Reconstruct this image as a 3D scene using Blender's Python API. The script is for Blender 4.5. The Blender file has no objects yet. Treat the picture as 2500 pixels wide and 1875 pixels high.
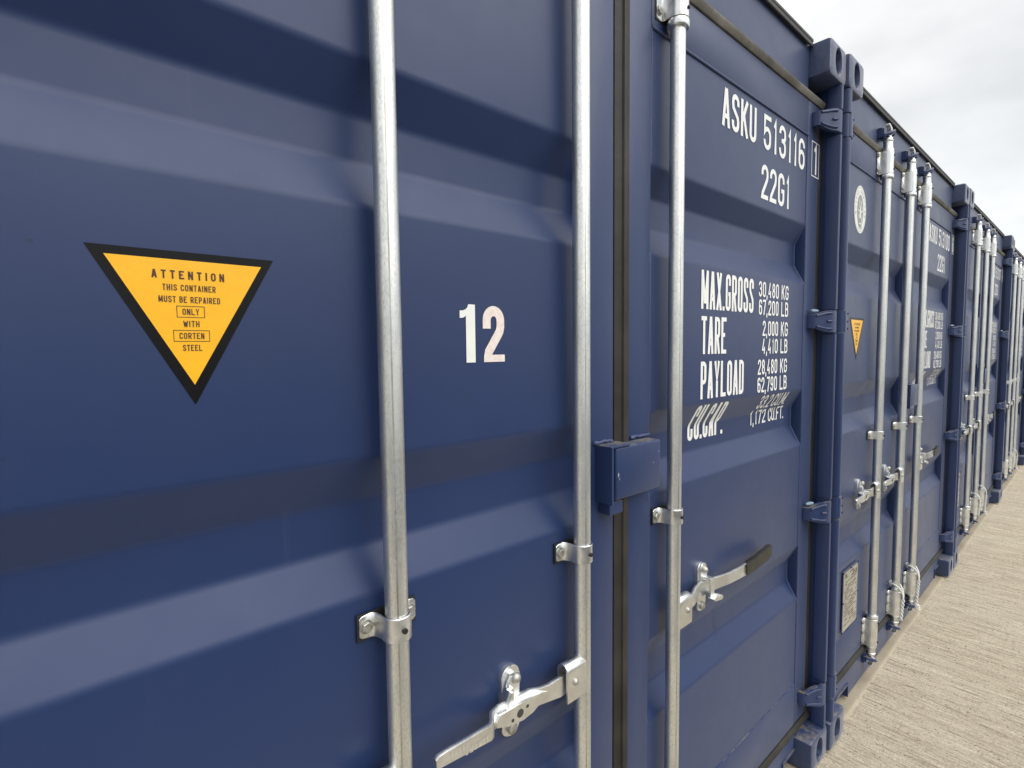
import bpy, bmesh, math, random
import numpy as np
from mathutils import Vector, Matrix, noise

S = bpy.context.scene
COL = S.collection
random.seed(7)

# ------------------------------------------------------------------ camera
def make_camera():
    yaw, pitch, roll = math.radians(48.625), math.radians(-3.705), math.radians(-0.630)
    f = Vector((math.cos(yaw)*math.cos(pitch), math.sin(yaw)*math.cos(pitch), math.sin(pitch)))
    r = Vector((math.sin(yaw), -math.cos(yaw), 0)); u = r.cross(f)
    r2 = r*math.cos(roll)+u*math.sin(roll); u2 = -r*math.sin(roll)+u*math.cos(roll)
    M = Matrix((r2, u2, -f)).transposed().to_4x4()
    M.translation = Vector((-2.1605, -0.6480, 1.5583))
    cd = bpy.data.cameras.new('camera'); cd.sensor_width = 36; cd.lens = 36*1278.3/2500
    cd.clip_start = 0.02; cd.clip_end = 2000
    c = bpy.data.objects.new('camera', cd); COL.objects.link(c); c.matrix_world = M
    S.camera = c
make_camera()

# ------------------------------------------------------------------ sky, sun, exposure
SUN_EL, SUN_AZ = math.radians(50), math.radians(-76)      # azimuth measured from +X towards +Y
SKY_SHIFT = (.68, .98, .39)
def make_world():
    w = bpy.data.worlds.new('World'); S.world = w; w.use_nodes = True
    nt = w.node_tree; nt.nodes.clear(); N = nt.nodes.new; L = nt.links.new
    out = N('ShaderNodeOutputWorld'); bg = N('ShaderNodeBackground'); bg.inputs[1].default_value = 0.1
    sky = N('ShaderNodeTexSky'); sky.sky_type = 'NISHITA'; sky.sun_disc = False
    sky.sun_elevation = SUN_EL; sky.sun_rotation = math.pi/2-SUN_AZ
    tc = N('ShaderNodeTexCoord'); mp = N('ShaderNodeMapping'); mp.inputs['Scale'].default_value = (1, 1, 2.2); mp.inputs['Location'].default_value = SKY_SHIFT
    n1 = N('ShaderNodeTexNoise'); n1.inputs['Scale'].default_value = 1.7; n1.inputs['Detail'].default_value = 5; n1.inputs['Roughness'].default_value = .5
    r1 = N('ShaderNodeValToRGB'); e = r1.color_ramp.elements
    e[0].position = .36; e[0].color = (5.6, 5.6, 5.45, 1); e[1].position = .70; e[1].color = (9.8, 9.75, 9.5, 1); k = r1.color_ramp.elements.new(.56); k.color = (8.0, 7.95, 7.72, 1)
    mx = N('ShaderNodeMixRGB'); mx.inputs[0].default_value = .84
    L(tc.outputs['Generated'], mp.inputs[0]); L(mp.outputs[0], n1.inputs['Vector']); L(n1.outputs[0], r1.inputs[0])
    L(sky.outputs[0], mx.inputs[1]); L(r1.outputs[0], mx.inputs[2]); L(mx.outputs[0], bg.inputs[0]); L(bg.outputs[0], out.inputs[0])
make_world()
def make_sun():
    l = bpy.data.lights.new('sun', 'SUN'); l.energy = 1.5; l.angle = math.radians(64); l.color = (1, .99, .97)
    o = bpy.data.objects.new('sun', l); COL.objects.link(o)
    d = Vector((math.cos(SUN_AZ)*math.cos(SUN_EL), math.sin(SUN_AZ)*math.cos(SUN_EL), math.sin(SUN_EL)))
    o.rotation_euler = d.to_track_quat('Z', 'Y').to_euler(); o.location = (0, -8, 12)
make_sun()
S.view_settings.view_transform = 'Standard'
try: S.view_settings.look = 'None'
except Exception: pass
S.view_settings.exposure = 0.64; S.view_settings.gamma = 1; S.view_settings.use_curve_mapping = False

# ------------------------------------------------------------------ materials
class Mat:
    def __init__(s, name, rough=.5, metal=0.0, color=(.5, .5, .5), spec=.5):
        s.m = bpy.data.materials.new(name); s.m.use_nodes = True; s.nt = s.m.node_tree
        s.b = s.nt.nodes['Principled BSDF']; s.b.inputs['Roughness'].default_value = rough
        s.b.inputs['Metallic'].default_value = metal; s.b.inputs['Base Color'].default_value = (*color, 1)
        s.b.inputs['Specular IOR Level'].default_value = spec
        s.tc = s.N('ShaderNodeTexCoord')
    def N(s, t, **kw):
        n = s.nt.nodes.new(t)
        for k, v in kw.items():
            if hasattr(n, k): setattr(n, k, v)
            else: n.inputs[k].default_value = v
        return n
    def L(s, a, b): s.nt.links.new(a, b)
    def noise(s, scale, detail=3, rough=.55, vec=(1, 1, 1), coord='Object', dist=0):
        mp = s.N('ShaderNodeMapping'); mp.inputs['Scale'].default_value = vec
        s.L(s.tc.outputs[coord], mp.inputs[0])
        n = s.N('ShaderNodeTexNoise', Scale=scale, Detail=detail, Roughness=rough, Distortion=dist)
        s.L(mp.outputs[0], n.inputs['Vector']); return n.outputs[0]
    def ramp(s, val, *stops):
        r = s.N('ShaderNodeValToRGB'); el = r.color_ramp.elements
        while len(el) < len(stops): el.new(.5)
        for e, (p, c) in zip(el, stops):
            e.position = p; e.color = (*c, 1) if isinstance(c, tuple) else (c, c, c, 1)
        s.L(val, r.inputs[0]); return r.outputs[0]
    def mix(s, fac, a, b, mode='MIX'):
        m = s.N('ShaderNodeMixRGB', blend_type=mode)
        for i, v in enumerate((fac, a, b)):
            if isinstance(v, (int, float)): m.inputs[i].default_value = v if i == 0 else (v, v, v, 1)
            elif isinstance(v, tuple): m.inputs[i].default_value = (*v, 1)
            else: s.L(v, m.inputs[i])
        return m.outputs[0]
    def color(s, v): s.L(v, s.b.inputs['Base Color'])
    def rough(s, v): s.L(v, s.b.inputs['Roughness'])
    def bump(s, *hs):
        prev = None
        for h, st, di in hs:
            b = s.N('ShaderNodeBump'); b.inputs['Strength'].default_value = st; b.inputs['Distance'].default_value = di
            s.L(h, b.inputs['Height'])
            if prev: s.L(prev, b.inputs['Normal'])
            prev = b.outputs[0]
        s.L(prev, s.b.inputs['Normal'])

M = {}
def materials():
    # navy container paint
    p = Mat('navy_paint', .42, spec=.36)
    big = p.noise(1.6, 3, .5); fine = p.noise(260, 2, .6); streak = p.noise(6, 5, .6, (9, 9, .55))
    grime = p.noise(9, 6, .65)
    base = p.mix(p.ramp(big, (.3, 0.0), (.7, 1.0)), (.0125, .0292, .096), (.0155, .0335, .106))
    base = p.mix(p.ramp(streak, (.62, 0.0), (.80, .09)), base, (.10, .11, .14))
    base = p.mix(p.ramp(grime, (.62, 0.0), (.8, .25)), base, (.016, .022, .05))
    spot = p.noise(70, 2, .5); base = p.mix(p.ramp(spot, (.775, 0.0), (.80, .45)), base, (.012, .014, .022))
    gm = p.N('ShaderNodeNewGeometry'); nz = p.N('ShaderNodeSeparateXYZ'); p.L(gm.outputs['Normal'], nz.inputs[0])
    up = p.mix(1.0, p.ramp(nz.outputs[2], (.70, 0.0), (.97, 1.0)), p.ramp(p.noise(24, 5, .65), (.42, 0.0), (.62, .8)), 'MULTIPLY'); base = p.mix(up, base, (.20, .165, .12))
    p.b.inputs['Coat Weight'].default_value = .10; p.b.inputs['Coat Roughness'].default_value = .32
    chip = p.noise(38, 7, .72); base = p.mix(p.ramp(chip, (.745, 0.0), (.765, .5)), base, (.26, .28, .33))
    p.color(base); p.b.inputs['Sheen Weight'].default_value = .13; p.b.inputs['Sheen Roughness'].default_value = .45; p.b.inputs['Sheen Tint'].default_value = (.92, .93, .95, 1)
    p.rough(p.ramp(grime, (.3, .37), (.75, .47)))
    p.bump((p.noise(3.2, 3, .5), .16, .006), (fine, .06, .0006))
    M['paint'] = p.m
    p = Mat('worn_casting_paint', .36, spec=.55)
    b2 = p.mix(p.ramp(p.noise(30, 6, .7), (.45, 0.0), (.72, .40)), (.013, .030, .098), (.06, .07, .11))
    gm = p.N('ShaderNodeNewGeometry'); nz = p.N('ShaderNodeSeparateXYZ'); p.L(gm.outputs['Normal'], nz.inputs[0])
    up = p.mix(1.0, p.ramp(nz.outputs[2], (.70, 0.0), (.97, 1.0)), p.ramp(p.noise(24, 5, .65), (.42, 0.0), (.62, .8)), 'MULTIPLY'); b2 = p.mix(up, b2, (.20, .165, .12))
    b2 = p.mix(p.ramp(p.noise(60, 6, .7), (.70, 0.0), (.73, .8)), b2, (.012, .014, .02)); p.color(b2)
    p.b.inputs['Sheen Weight'].default_value = .38; p.b.inputs['Sheen Roughness'].default_value = .4
    p.bump((p.noise(90, 4, .6), .35, .002)); M['cast'] = p.m
    p = Mat('weld_paint', .45, color=(.045, .062, .14)); p.bump((p.noise(140, 3, .6), .7, .003)); M['weld'] = p.m
    p = Mat('chalky_weld_primer', .6, color=(.22, .31, .40)); p.bump((p.noise(120, 3, .6), .8, .003)); M['primer'] = p.m
    # galvanised steel tube: seam line on the tube plus spangle
    p = Mat('galvanised_tube', .40, 1.0)
    sp = p.noise(420, 2, .6, (1, 1, .35)); cl = p.noise(28, 4, .6, (1, 1, .25))
    col = p.mix(p.ramp(cl, (.35, 0.0), (.65, 1.0)), (.68, .70, .685), (.90, .90, .86))
    col = p.mix(p.ramp(sp, (.45, 0.0), (.75, .55)), col, (.42, .44, .44))
    sx = p.N('ShaderNodeSeparateXYZ'); p.L(p.tc.outputs['Object'], sx.inputs[0])
    at = p.N('ShaderNodeMath', operation='ARCTAN2'); p.L(sx.outputs[1], at.inputs[0]); p.L(sx.outputs[0], at.inputs[1])
    sb = p.N('ShaderNodeMath', operation='SUBTRACT'); p.L(at.outputs[0], sb.inputs[0]); sb.inputs[1].default_value = -1.95
    ab = p.N('ShaderNodeMath', operation='ABSOLUTE'); p.L(sb.outputs[0], ab.inputs[0])
    seam = p.ramp(ab.outputs[0], (.045, 1.0), (.085, 0.0))
    wv = p.ramp(p.noise(14, 3, .5, (1, 1, .5)), (.4, .35), (.6, 1.0))
    seamf = p.mix(1.0, seam, wv, 'MULTIPLY')
    col = p.mix(seamf, col, (.42, .38, .33)); p.color(col)
    p.rough(p.ramp(sp, (.3, .34), (.75, .54)))
    p.bump((p.noise(55, 4, .6, (1, 1, .3)), .3, .0012), (sp, .12, .0006), (seamf, -.4, .0006)); M['galv'] = p.m
    p = Mat('zinc_plated_steel', .32, 1.0)
    sp = p.noise(300, 3, .6); cl = p.noise(30, 4, .6)
    col = p.mix(p.ramp(cl, (.3, 0.0), (.7, 1.0)), (.70, .72, .72), (.90, .90, .87))
    col = p.mix(p.ramp(sp, (.55, 0.0), (.8, .5)), col, (.38, .40, .40)); p.color(col)
    p.rough(p.ramp(cl, (.3, .26), (.7, .46))); p.bump((sp, .2, .0008), (p.noise(45, 2, .5), .3, .002)); M['zinc'] = p.m
    p = Mat('bolt_steel', .5, .9); p.color(p.ramp(p.noise(90, 3), (.35, (.34, .33, .29)), (.7, (.6, .59, .54)))); M['bolt'] = p.m
    p = Mat('black_liner_and_void', .5, color=(.012, .012, .013)); M['black'] = p.m  # liner plastic, also the painted dark inside casting holes
    p = Mat('door_rubber', .62)
    p.color(p.mix(p.ramp(p.noise(7, 4, .6), (.35, 0.0), (.7, 1.0)), (.012, .0105, .008), (.036, .032, .026)))
    p.bump((p.noise(60, 3), .4, .002)); M['rubber'] = p.m
    p = Mat('dusty_rubber', .7); p.color(p.mix(p.ramp(p.noise(9, 4, .6), (.35, 0.0), (.65, 1.0)), (.075, .067, .052), (.19, .175, .145))); p.bump((p.noise(60, 3), .4, .002)); M['rubber_dusty'] = p.m
    p = Mat('grip_rubber', .5); p.color(p.ramp(p.noise(40, 3), (.3, (.014, .013, .010)), (.75, (.034, .031, .024)))); p.bump((p.noise(300, 2), .2, .0006)); M['grip'] = p.m
    p = Mat('white_lettering', .45)
    p.color(p.mix(p.ramp(p.noise(35, 4), (.55, 0.0), (.8, .25)), (.84, .84, .81), (.68, .68, .65))); M['white'] = p.m
    p = Mat('number_white', .4); p.color(p.mix(p.ramp(p.noise(20, 2), (.4, 0.0), (.6, 1.0)), (.82, .83, .76), (.78, .79, .74))); M['num_white'] = p.m
    p = Mat('number_pink', .4); p.color(p.mix(p.ramp(p.noise(160, 3), (.4, 0.0), (.65, 1.0)), (.82, .74, .68), (.74, .62, .57))); M['num_pink'] = p.m
    p = Mat('yellow_decal', .3); p.color(p.ramp(p.noise(30, 3), (.3, (.87, .43, .006)), (.7, (.90, .46, .008))))
    p.bump((p.noise(60, 4, .6), .3, .0015), (p.noise(220, 2), .1, .0005)); M['yellow'] = p.m
    p = Mat('black_decal', .3, color=(.004, .004, .005), spec=.2); p.bump((p.noise(110, 4, .65), .10, .0015)); M['decal_black'] = p.m
    p = Mat('brown_print', .5, color=(.055, .020, .010)); M['brown'] = p.m
    p = Mat('grey_print', .5, color=(.30, .30, .29)); M['greyprint'] = p.m
    p = Mat('approval_plate', .5, .15)
    p.color(p.mix(p.ramp(p.noise(30, 4), (.35, 0.0), (.7, 1.0)), (.32, .295, .24), (.45, .42, .345))); M['plate'] = p.m
    p = Mat('white_rope', .8); p.color(p.ramp(p.noise(120, 2), (.3, (.66, .65, .61)), (.7, (.80, .79, .75)))); M['rope'] = p.m
    p = Mat('paint_scuff', .5); p.color(p.ramp(p.noise(40, 4, .7), (.35, (.016, .034, .106)), (.65, (.055, .072, .14)))); M['scuff'] = p.m
    p = Mat('bare_chip', .6); p.color(p.ramp(p.noise(90, 2), (.3, (.16, .19, .25)), (.7, (.42, .44, .48)))); M['chip'] = p.m
    p = Mat('rusted_edge', .8); p.color(p.ramp(p.noise(80, 4), (.35, (.12, .045, .018)), (.7, (.22, .10, .04)))); M['rust'] = p.m
    p = Mat('weathered_edge_and_hole_dark', .6); p.color(p.ramp(p.noise(25, 3), (.3, (.028, .028, .026)), (.7, (.05, .05, .045)))); M['edge'] = p.m
    p = Mat('embossed_steel', .45, .85, (.9, .89, .84)); M['emboss'] = p.m
    p = Mat('dusty_sill', .7); 
    p.color(p.mix(p.ramp(p.noise(22, 5, .6), (.35, 0.0), (.62, 1.0)), (.032, .048, .115), (.17, .145, .11))); M['dust'] = p.m
    p = Mat('unseen_asphalt', .9, spec=.3); p.color(p.ramp(p.noise(180, 3, .7), (.35, (.035, .035, .036)), (.7, (.085, .083, .08)))); p.bump((p.noise(200, 3), .6, .004)); M['unseen_asphalt'] = p.m  # for the added ground that keeps bounce light low
    # brushed concrete
    p = Mat('brushed_concrete', .9, spec=.25)
    fine = p.noise(340, 4, .8, (1, .45, 1)); ln = p.noise(150, 3, .65, (1, .034, 1), dist=.35); pit = p.noise(165, 3, .6, (1, .5, 1)); big = p.noise(1.6, 4, .6)
    brd = p.noise(55, 3, .65, (1, .04, 1), dist=.3); lump = p.noise(120, 5, .75, (1, .5, 1))
    c = p.mix(p.ramp(big, (.3, 0.0), (.7, 1.0)), (.610, .530, .400), (.670, .590, .455))
    c = p.mix(p.ramp(brd, (.58, 0.0), (.66, .8)), c, (.80, .72, .56))
    c = p.mix(p.ramp(brd, (.33, .6), (.42, 0.0)), c, (.40, .325, .22))
    c = p.mix(p.ramp(ln, (.37, .85), (.45, 0.0)), c, (.31, .255, .18))
    c = p.mix(p.ramp(ln, (.57, 0.0), (.64, .8)), c, (.84, .76, .60))
    c = p.mix(p.ramp(lump, (.37, .6), (.47, 0.0)), c, (.38, .315, .225))
    c = p.mix(p.ramp(fine, (.38, .8), (.47, 0.0)), c, (.29, .235, .16))
    c = p.mix(p.ramp(fine, (.55, 0.0), (.63, .75)), c, (.84, .76, .60))
    c = p.mix(p.ramp(pit, (.32, .95), (.375, 0.0)), c, (.085, .066, .042))
    c = p.mix(p.ramp(p.noise(5, 5, .65), (.52, 0.0), (.72, .22)), c, (.46, .39, .285))
    p.color(c); p.bump((ln, .9, .004), (fine, 1.0, .004), (lump, .6, .006), (pit, .5, .004)); M['concrete'] = p.m
    p = Mat('trowelled_concrete', .85, spec=.25)
    c = p.mix(p.ramp(p.noise(3.5, 5, .6), (.3, 0.0), (.7, 1.0)), (.35, .30, .22), (.46, .40, .30))
    c = p.mix(p.ramp(p.noise(120, 4, .7), (.3, .7), (.48, 0.0)), c, (.28, .23, .16))
    p.color(c); p.bump((p.noise(60, 4, .6), .5, .002)); M['trowel'] = p.m
materials()

# ------------------------------------------------------------------ mesh helpers
XO = 1.219        # all container shapes are drawn with x measured back from the right front corner
def build(name, bm, mat, parent=None, smooth=None, off=True, origin=None):
    if off: bmesh.ops.translate(bm, verts=bm.verts, vec=(XO, 0, 0))
    if origin is not None: bmesh.ops.translate(bm, verts=bm.verts, vec=-Vector(origin)-Vector((XO if off else 0, 0, 0)))
    bmesh.ops.recalc_face_normals(bm, faces=bm.faces)
    me = bpy.data.meshes.new(name); 
    if smooth is not None:
        for f in bm.faces: f.smooth = True
        for e in bm.edges:
            if len(e.link_faces) == 2 and e.calc_face_angle(0) > math.radians(smooth): e.smooth = False
    bm.to_mesh(me); bm.free()
    mats = mat if isinstance(mat, (list, tuple)) else [mat]
    for m in mats: me.materials.append(M[m])
    o = bpy.data.objects.new(name, me); COL.objects.link(o)
    if parent: o.parent = parent
    if origin is not None:
        v = Vector(origin)+Vector((XO if off else 0, 0, 0))
        if parent: v = v-pos_of(parent)
        o.location = v
    elif parent: o.location = -pos_of(parent)
    return o
def pos_of(o):
    v = Vector((0, 0, 0))
    while o is not None:
        if o.get('root'): break
        v += o.location; o = o.parent
    return v
def B(): return bmesh.new()
def box(bm, x0, x1, y0, y1, z0, z1, bev=0, seg=2, mi=0):
    r = bmesh.ops.create_cube(bm, size=1)
    vs = r['verts']
    for v in vs:
        v.co = Vector(((x0+x1)/2+v.co.x*(x1-x0), (y0+y1)/2+v.co.y*(y1-y0), (z0+z1)/2+v.co.z*(z1-z0)))
    fs = {f for v in vs for f in v.link_faces}
    for f in fs: f.material_index = mi
    if bev:
        es = list({e for v in vs for e in v.link_edges})
        bmesh.ops.bevel(bm, geom=es, offset=bev, segments=seg, affect='EDGES', profile=.5)
def loft(bm, rings, closed_ring=True, cap=True, mi=0):
    vr = [[bm.verts.new(p) for p in ring] for ring in rings]; n = len(rings[0])
    for a, b in zip(vr, vr[1:]):
        for i in range(n if closed_ring else n-1):
            j = (i+1) % n
            f = bm.faces.new((a[i], a[j], b[j], b[i])); f.material_index = mi
    if cap and closed_ring:
        for r in (vr[0], vr[-1]):
            f = bm.faces.new(r); f.material_index = mi
    return vr
def lathe(bm, x, y, prof, n=24, mi=0, cap=True):        # prof = [(z, r)...] round a vertical axis
    loft(bm, [[(x+r*math.cos(2*math.pi*i/n), y+r*math.sin(2*math.pi*i/n), z) for i in range(n)] for z, r in prof], mi=mi, cap=cap)
def tube(bm, pts, r, n=8, mi=0, cap=True):
    pts = [Vector(p) for p in pts]; rings = []; up = None
    for i, p in enumerate(pts):
        t = (pts[min(i+1, len(pts)-1)]-pts[max(i-1, 0)]).normalized()
        if up is None:
            up = Vector((0, 0, 1)) if abs(t.z) < .9 else Vector((1, 0, 0))
        a = (up-t*up.dot(t)).normalized(); up = a; b = t.cross(a)
        rr = r[i] if isinstance(r, (list, tuple)) else r
        rings.append([p+a*rr*math.cos(2*math.pi*k/n)+b*rr*math.sin(2*math.pi*k/n) for k in range(n)])
    loft(bm, rings, cap=cap, mi=mi)
def disc_y(bm, x, z, y0, y1, r, n=16, mi=0, dome=0, ch=0):     # short cylinder pointing along -y from y1 (back) to y0 (front)
    def ring(y, rr): return [(x+rr*math.cos(2*math.pi*i/n+.3), y, z+rr*math.sin(2*math.pi*i/n+.3)) for i in range(n)]
    R = [ring(y1, r)]
    if dome:
        for k in range(5):
            a = k/4*math.pi/2*.97; R.append(ring(y1-(y1-y0)*math.sin(a), r*math.cos(a)+1e-5))
    elif ch: R += [ring(y0+ch, r), ring(y0, r-ch)]
    else: R.append(ring(y0, r))
    loft(bm, R, mi=mi)
def prism(bm, pts, y0, y1, bev=0, mi=0):       # outline in x-z, extruded along y
    c0 = [bm.verts.new((x, y0, z)) for x, z in pts]; c1 = [bm.verts.new((x, y1, z)) for x, z in pts]
    n = len(pts); fs = [bm.faces.new(c0), bm.faces.new(c1)]
    for i in range(n): fs.append(bm.faces.new((c0[i], c0[(i+1) % n], c1[(i+1) % n], c1[i])))
    for f in fs: f.material_index = mi
    if bev:
        es = [e for e in fs[0].edges]
        bmesh.ops.bevel(bm, geom=es, offset=bev, segments=2, affect='EDGES')
def prism_z(bm, pts, z0, z1, bev=0, mi=0):     # outline in x-y, extruded along z
    c0 = [bm.verts.new((x, y, z0)) for x, y in pts]; c1 = [bm.verts.new((x, y, z1)) for x, y in pts]
    n = len(pts); fs = [bm.faces.new(c0), bm.faces.new(c1)]
    for i in range(n): fs.append(bm.faces.new((c0[i], c0[(i+1) % n], c1[(i+1) % n], c1[i])))
    for f in fs: f.material_index = mi
    if bev:
        es = list(fs[0].edges)+list(fs[1].edges)
        bmesh.ops.bevel(bm, geom=es, offset=bev, segments=2, affect='EDGES')
def band(bm, path, zlo, zhi, th, mi=0):        # strap: path in x-y (list), z limits per point, thickness to the inside (+y-ish normal)
    n = len(path); P = [Vector((x, y)) for x, y in path]; nor = []
    for i in range(n):
        t = (P[min(i+1, n-1)]-P[max(i-1, 0)]).normalized(); nor.append(Vector((-t.y, t.x)))
    rings = []
    for i in range(n):
        a = P[i]; b = P[i]+nor[i]*th; c = min(.0012, th*.35)
        m1 = a+(b-a)*.3; m2 = a+(b-a)*.7
        rings.append([(m1.x, m1.y, zlo[i]), (a.x, a.y, zlo[i]+c), (a.x, a.y, zhi[i]-c), (m1.x, m1.y, zhi[i]), (m2.x, m2.y, zhi[i]), (b.x, b.y, zhi[i]-c), (b.x, b.y, zlo[i]+c), (m2.x, m2.y, zlo[i])])
    loft(bm, rings, mi=mi)
def hexbolt(bm, x, z, yface, r=.0085, h=.006, rot=.2, washer=True):
    if washer: disc_y(bm, x, z, yface-.0015, yface, r*1.25, 18)
    def ring(y, rr): return [(x+rr*math.cos(math.pi/3*i+rot), y, z+rr*math.sin(math.pi/3*i+rot)) for i in range(6)]
    loft(bm, [ring(yface-.001, r), ring(yface-h+.0012, r), ring(yface-h, r*.84)])

# ------------------------------------------------------------------ stroke lettering
def arc(cx, cy, rx, ry, a0, a1, n=9):
    return [(cx+rx*math.cos(math.radians(a0+(a1-a0)*i/n)), cy+ry*math.sin(math.radians(a0+(a1-a0)*i/n))) for i in range(n+1)]
def glyph(ch, r):
    top = arc(.5, 1-r, .5, r, 180, 0); bot = arc(.5, r, .5, r, 0, -180)
    g = {
     'A': [[(0, 0), (.44, 1)], [(.56, 1), (1, 0)], [(.17, .25), (.83, .25)]],
     'B': [[(.55, .53), (0, .53), (0, 1), (.5, 1)]+arc(.5, 1-r*.9, .45, r*.9, 90, 0)+arc(.5, .53+r*.8, .45, r*.8, 0, -90), [(0, .53), (0, 0), (.5, 0)]+arc(.5, r*.9, .5, r*.9, -90, 0)+arc(.5, .53-r*.9, .5, r*.9, 0, 90)],
     'C': [[(1, .70), (1, 1-r)]+top[::-1][1:]+bot[::-1]+[(1, .30)]],
     'D': [[(0, 0), (0, 1), (.45, 1)]+arc(.45, 1-r, .55, r, 90, 0)+arc(.45, r, .55, r, 0, -90)+[(0, 0)]],
     'E': [[(1, 1), (0, 1), (0, 0), (1, 0)], [(0, .52), (.85, .52)]],
     'F': [[(1, 1), (0, 1), (0, 0)], [(0, .52), (.85, .52)]],
     'G': [[(1, .72), (1, 1-r)]+top[::-1][1:]+bot[::-1]+[(1, .46), (.52, .46)]],
     'H': [[(0, 0), (0, 1)], [(1, 0), (1, 1)], [(0, .5), (1, .5)]],
     'I': [[(.5, 0), (.5, 1)]],
     'K': [[(0, 0), (0, 1)], [(1, 1), (.02, .40)], [(.34, .60), (1, 0)]],
     'L': [[(0, 1), (0, 0), (1, 0)]],
     'M': [[(0, 0), (0, 1)], [(1, 0), (1, 1)], [(.03, 1), (.47, .1)], [(.97, 1), (.53, .1)]],
     'N': [[(0, 0), (0, 1)], [(1, 0), (1, 1)], [(.03, 1), (.97, 0)]],
     'O': [top+[(1, r)]+bot[1:]+[(0, 1-r)]],
     'P': [[(0, 0), (0, 1), (.45, 1)]+arc(.45, 1-r, .55, r, 90, 0)+arc(.45, .44+r, .55, r, 0, -90)+[(0, .44)]],
     'R': [[(0, 0), (0, 1), (.45, 1)]+arc(.45, 1-r, .55, r, 90, 0)+arc(.45, .46+r, .55, r, 0, -90)+[(0, .46)], [(.5, .46), (1, 0)]],
     'S': [[(1, .74), (1, 1-r)]+top[::-1][1:]+[(0, .75), (.08, .64), (.92, .38), (1, .27), (1, r)]+bot[1:]+[(0, .26)]],
     'T': [[(0, 1), (1, 1)], [(.5, 1), (.5, 0)]],
     'U': [[(0, 1), (0, r)]+bot[::-1][1:]+[(1, 1)]],
     'V': [[(0, 1), (.45, 0)], [(.55, 0), (1, 1)]],
     'W': [[(0, 1), (.22, 0)], [(.25, 0), (.49, .85)], [(.51, .85), (.75, 0)], [(.78, 0), (1, 1)]],
     'X': [[(0, 0), (1, 1)], [(0, 1), (1, 0)]],
     'Y': [[(0, 1), (.5, .45), (1, 1)], [(.5, .45), (.5, 0)]],
     '1': [[(.2, .80), (.66, 1), (.66, 0)]],
     '2': [[(0, .72), (0, 1-r)]+top[1:]+[(1, .72), (.93, .60), (.08, .12), (0, 0), (1, 0)]],
     '3': [[(0, .76), (0, 1-r)]+top[1:]+arc(.5, .53+r*.8, .5, r*.8, 0, -90)+[(.3, .53)], [(.5, .53)]+arc(.5, .53-r*.9, .5, r*.9, 90, 0)[1:]+bot+[(0, .26)]],
     '4': [[(.55, 1), (0, .24), (1, .24)], [(.74, .46), (.74, 0)]],
     '5': [[(1, 1), (.04, 1), (.0, .50), (.12, .58)]+arc(.5, .62-r, .5, r, 90, 0)+bot+[(0, .24)]],
     '6': [[(1, .76), (1, 1-r)]+top[::-1][1:]+bot[::-1]+[(1, .58-r)]+arc(.5, .58-r, .5, r, 0, 180)[1:]],
     '7': [[(0, 1), (1, 1), (.32, 0)]],
     '8': [arc(.5, 1-r*.95, .46, r*.95, -90, 90)+arc(.5, 1-r*.95, .46, r*.95, 90, 270), [(.5, .52)]+arc(.5, .52-r, .5, r, 90, 0)[1:]+bot+arc(.5, .52-r, .5, r, 180, 90)],
     '9': [[(0, .24), (0, r)]+bot[::-1][1:]+[(1, 1-r)]+top[::-1][1:]+[(0, .42+r)]+arc(.5, .42+r, .5, r, 180, 360)[1:]],
     '0': [top+[(1, r)]+bot[1:]+[(0, 1-r)]],
    }
    if ch == '8': 
        g8 = arc(.5, .52+(.48)/2, .46, .24, -90, 270, 20); g['8'] = [g8, arc(.5, .26, .5, .26, 90, 450, 20)]
    return g.get(ch, [])
def ribbon(bm, pts, t, put, layer, step, closed=False):
    P = [Vector(pts[0])]
    for p in pts[1:]:
        p = Vector(p)
        if (p-P[-1]).length > 1e-6: P.append(p)
    if len(P) > 2 and (P[0]-P[-1]).length < 1e-6: closed = True; P.pop()
    n = len(P); L = []; R = []
    for i in range(n):
        a = P[i-1] if (i or closed) else None; b = P[(i+1) % n] if (i < n-1 or closed) else None
        d0 = (P[i]-a).normalized() if a is not None else None; d1 = (b-P[i]).normalized() if b is not None else None
        if d0 is None: d0 = d1
        if d1 is None: d1 = d0
        n0 = Vector((-d0.y, d0.x)); n1 = Vector((-d1.y, d1.x)); m = n0+n1
        m = n0 if m.length < 1e-4 else m.normalized()
        k = min(1/max(m.dot(n0), .1), 2.3)
        L.append(P[i]+m*(t/2*k)); R.append(P[i]-m*(t/2*k))
    m = n if closed else n-1
    for i in range(m):
        j = (i+1) % n; q = max(1, int(math.ceil((P[j]-P[i]).length/step)))
        for s in range(q):
            a, b = s/q, (s+1)/q
            c = [L[i].lerp(L[j], a), L[i].lerp(L[j], b), R[i].lerp(R[j], b), R[i].lerp(R[j], a)]; la = layer+.75*i/max(m, 1); lb = layer+.75*(i+1)/max(m, 1); lb = la+(lb-la)*b; la = la+(lb-la)*a*0
            try: bm.faces.new([bm.verts.new(put(p.x, p.y, q)) for p, q in zip(c, (la, lb, lb, la))])
            except ValueError: pass
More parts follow.
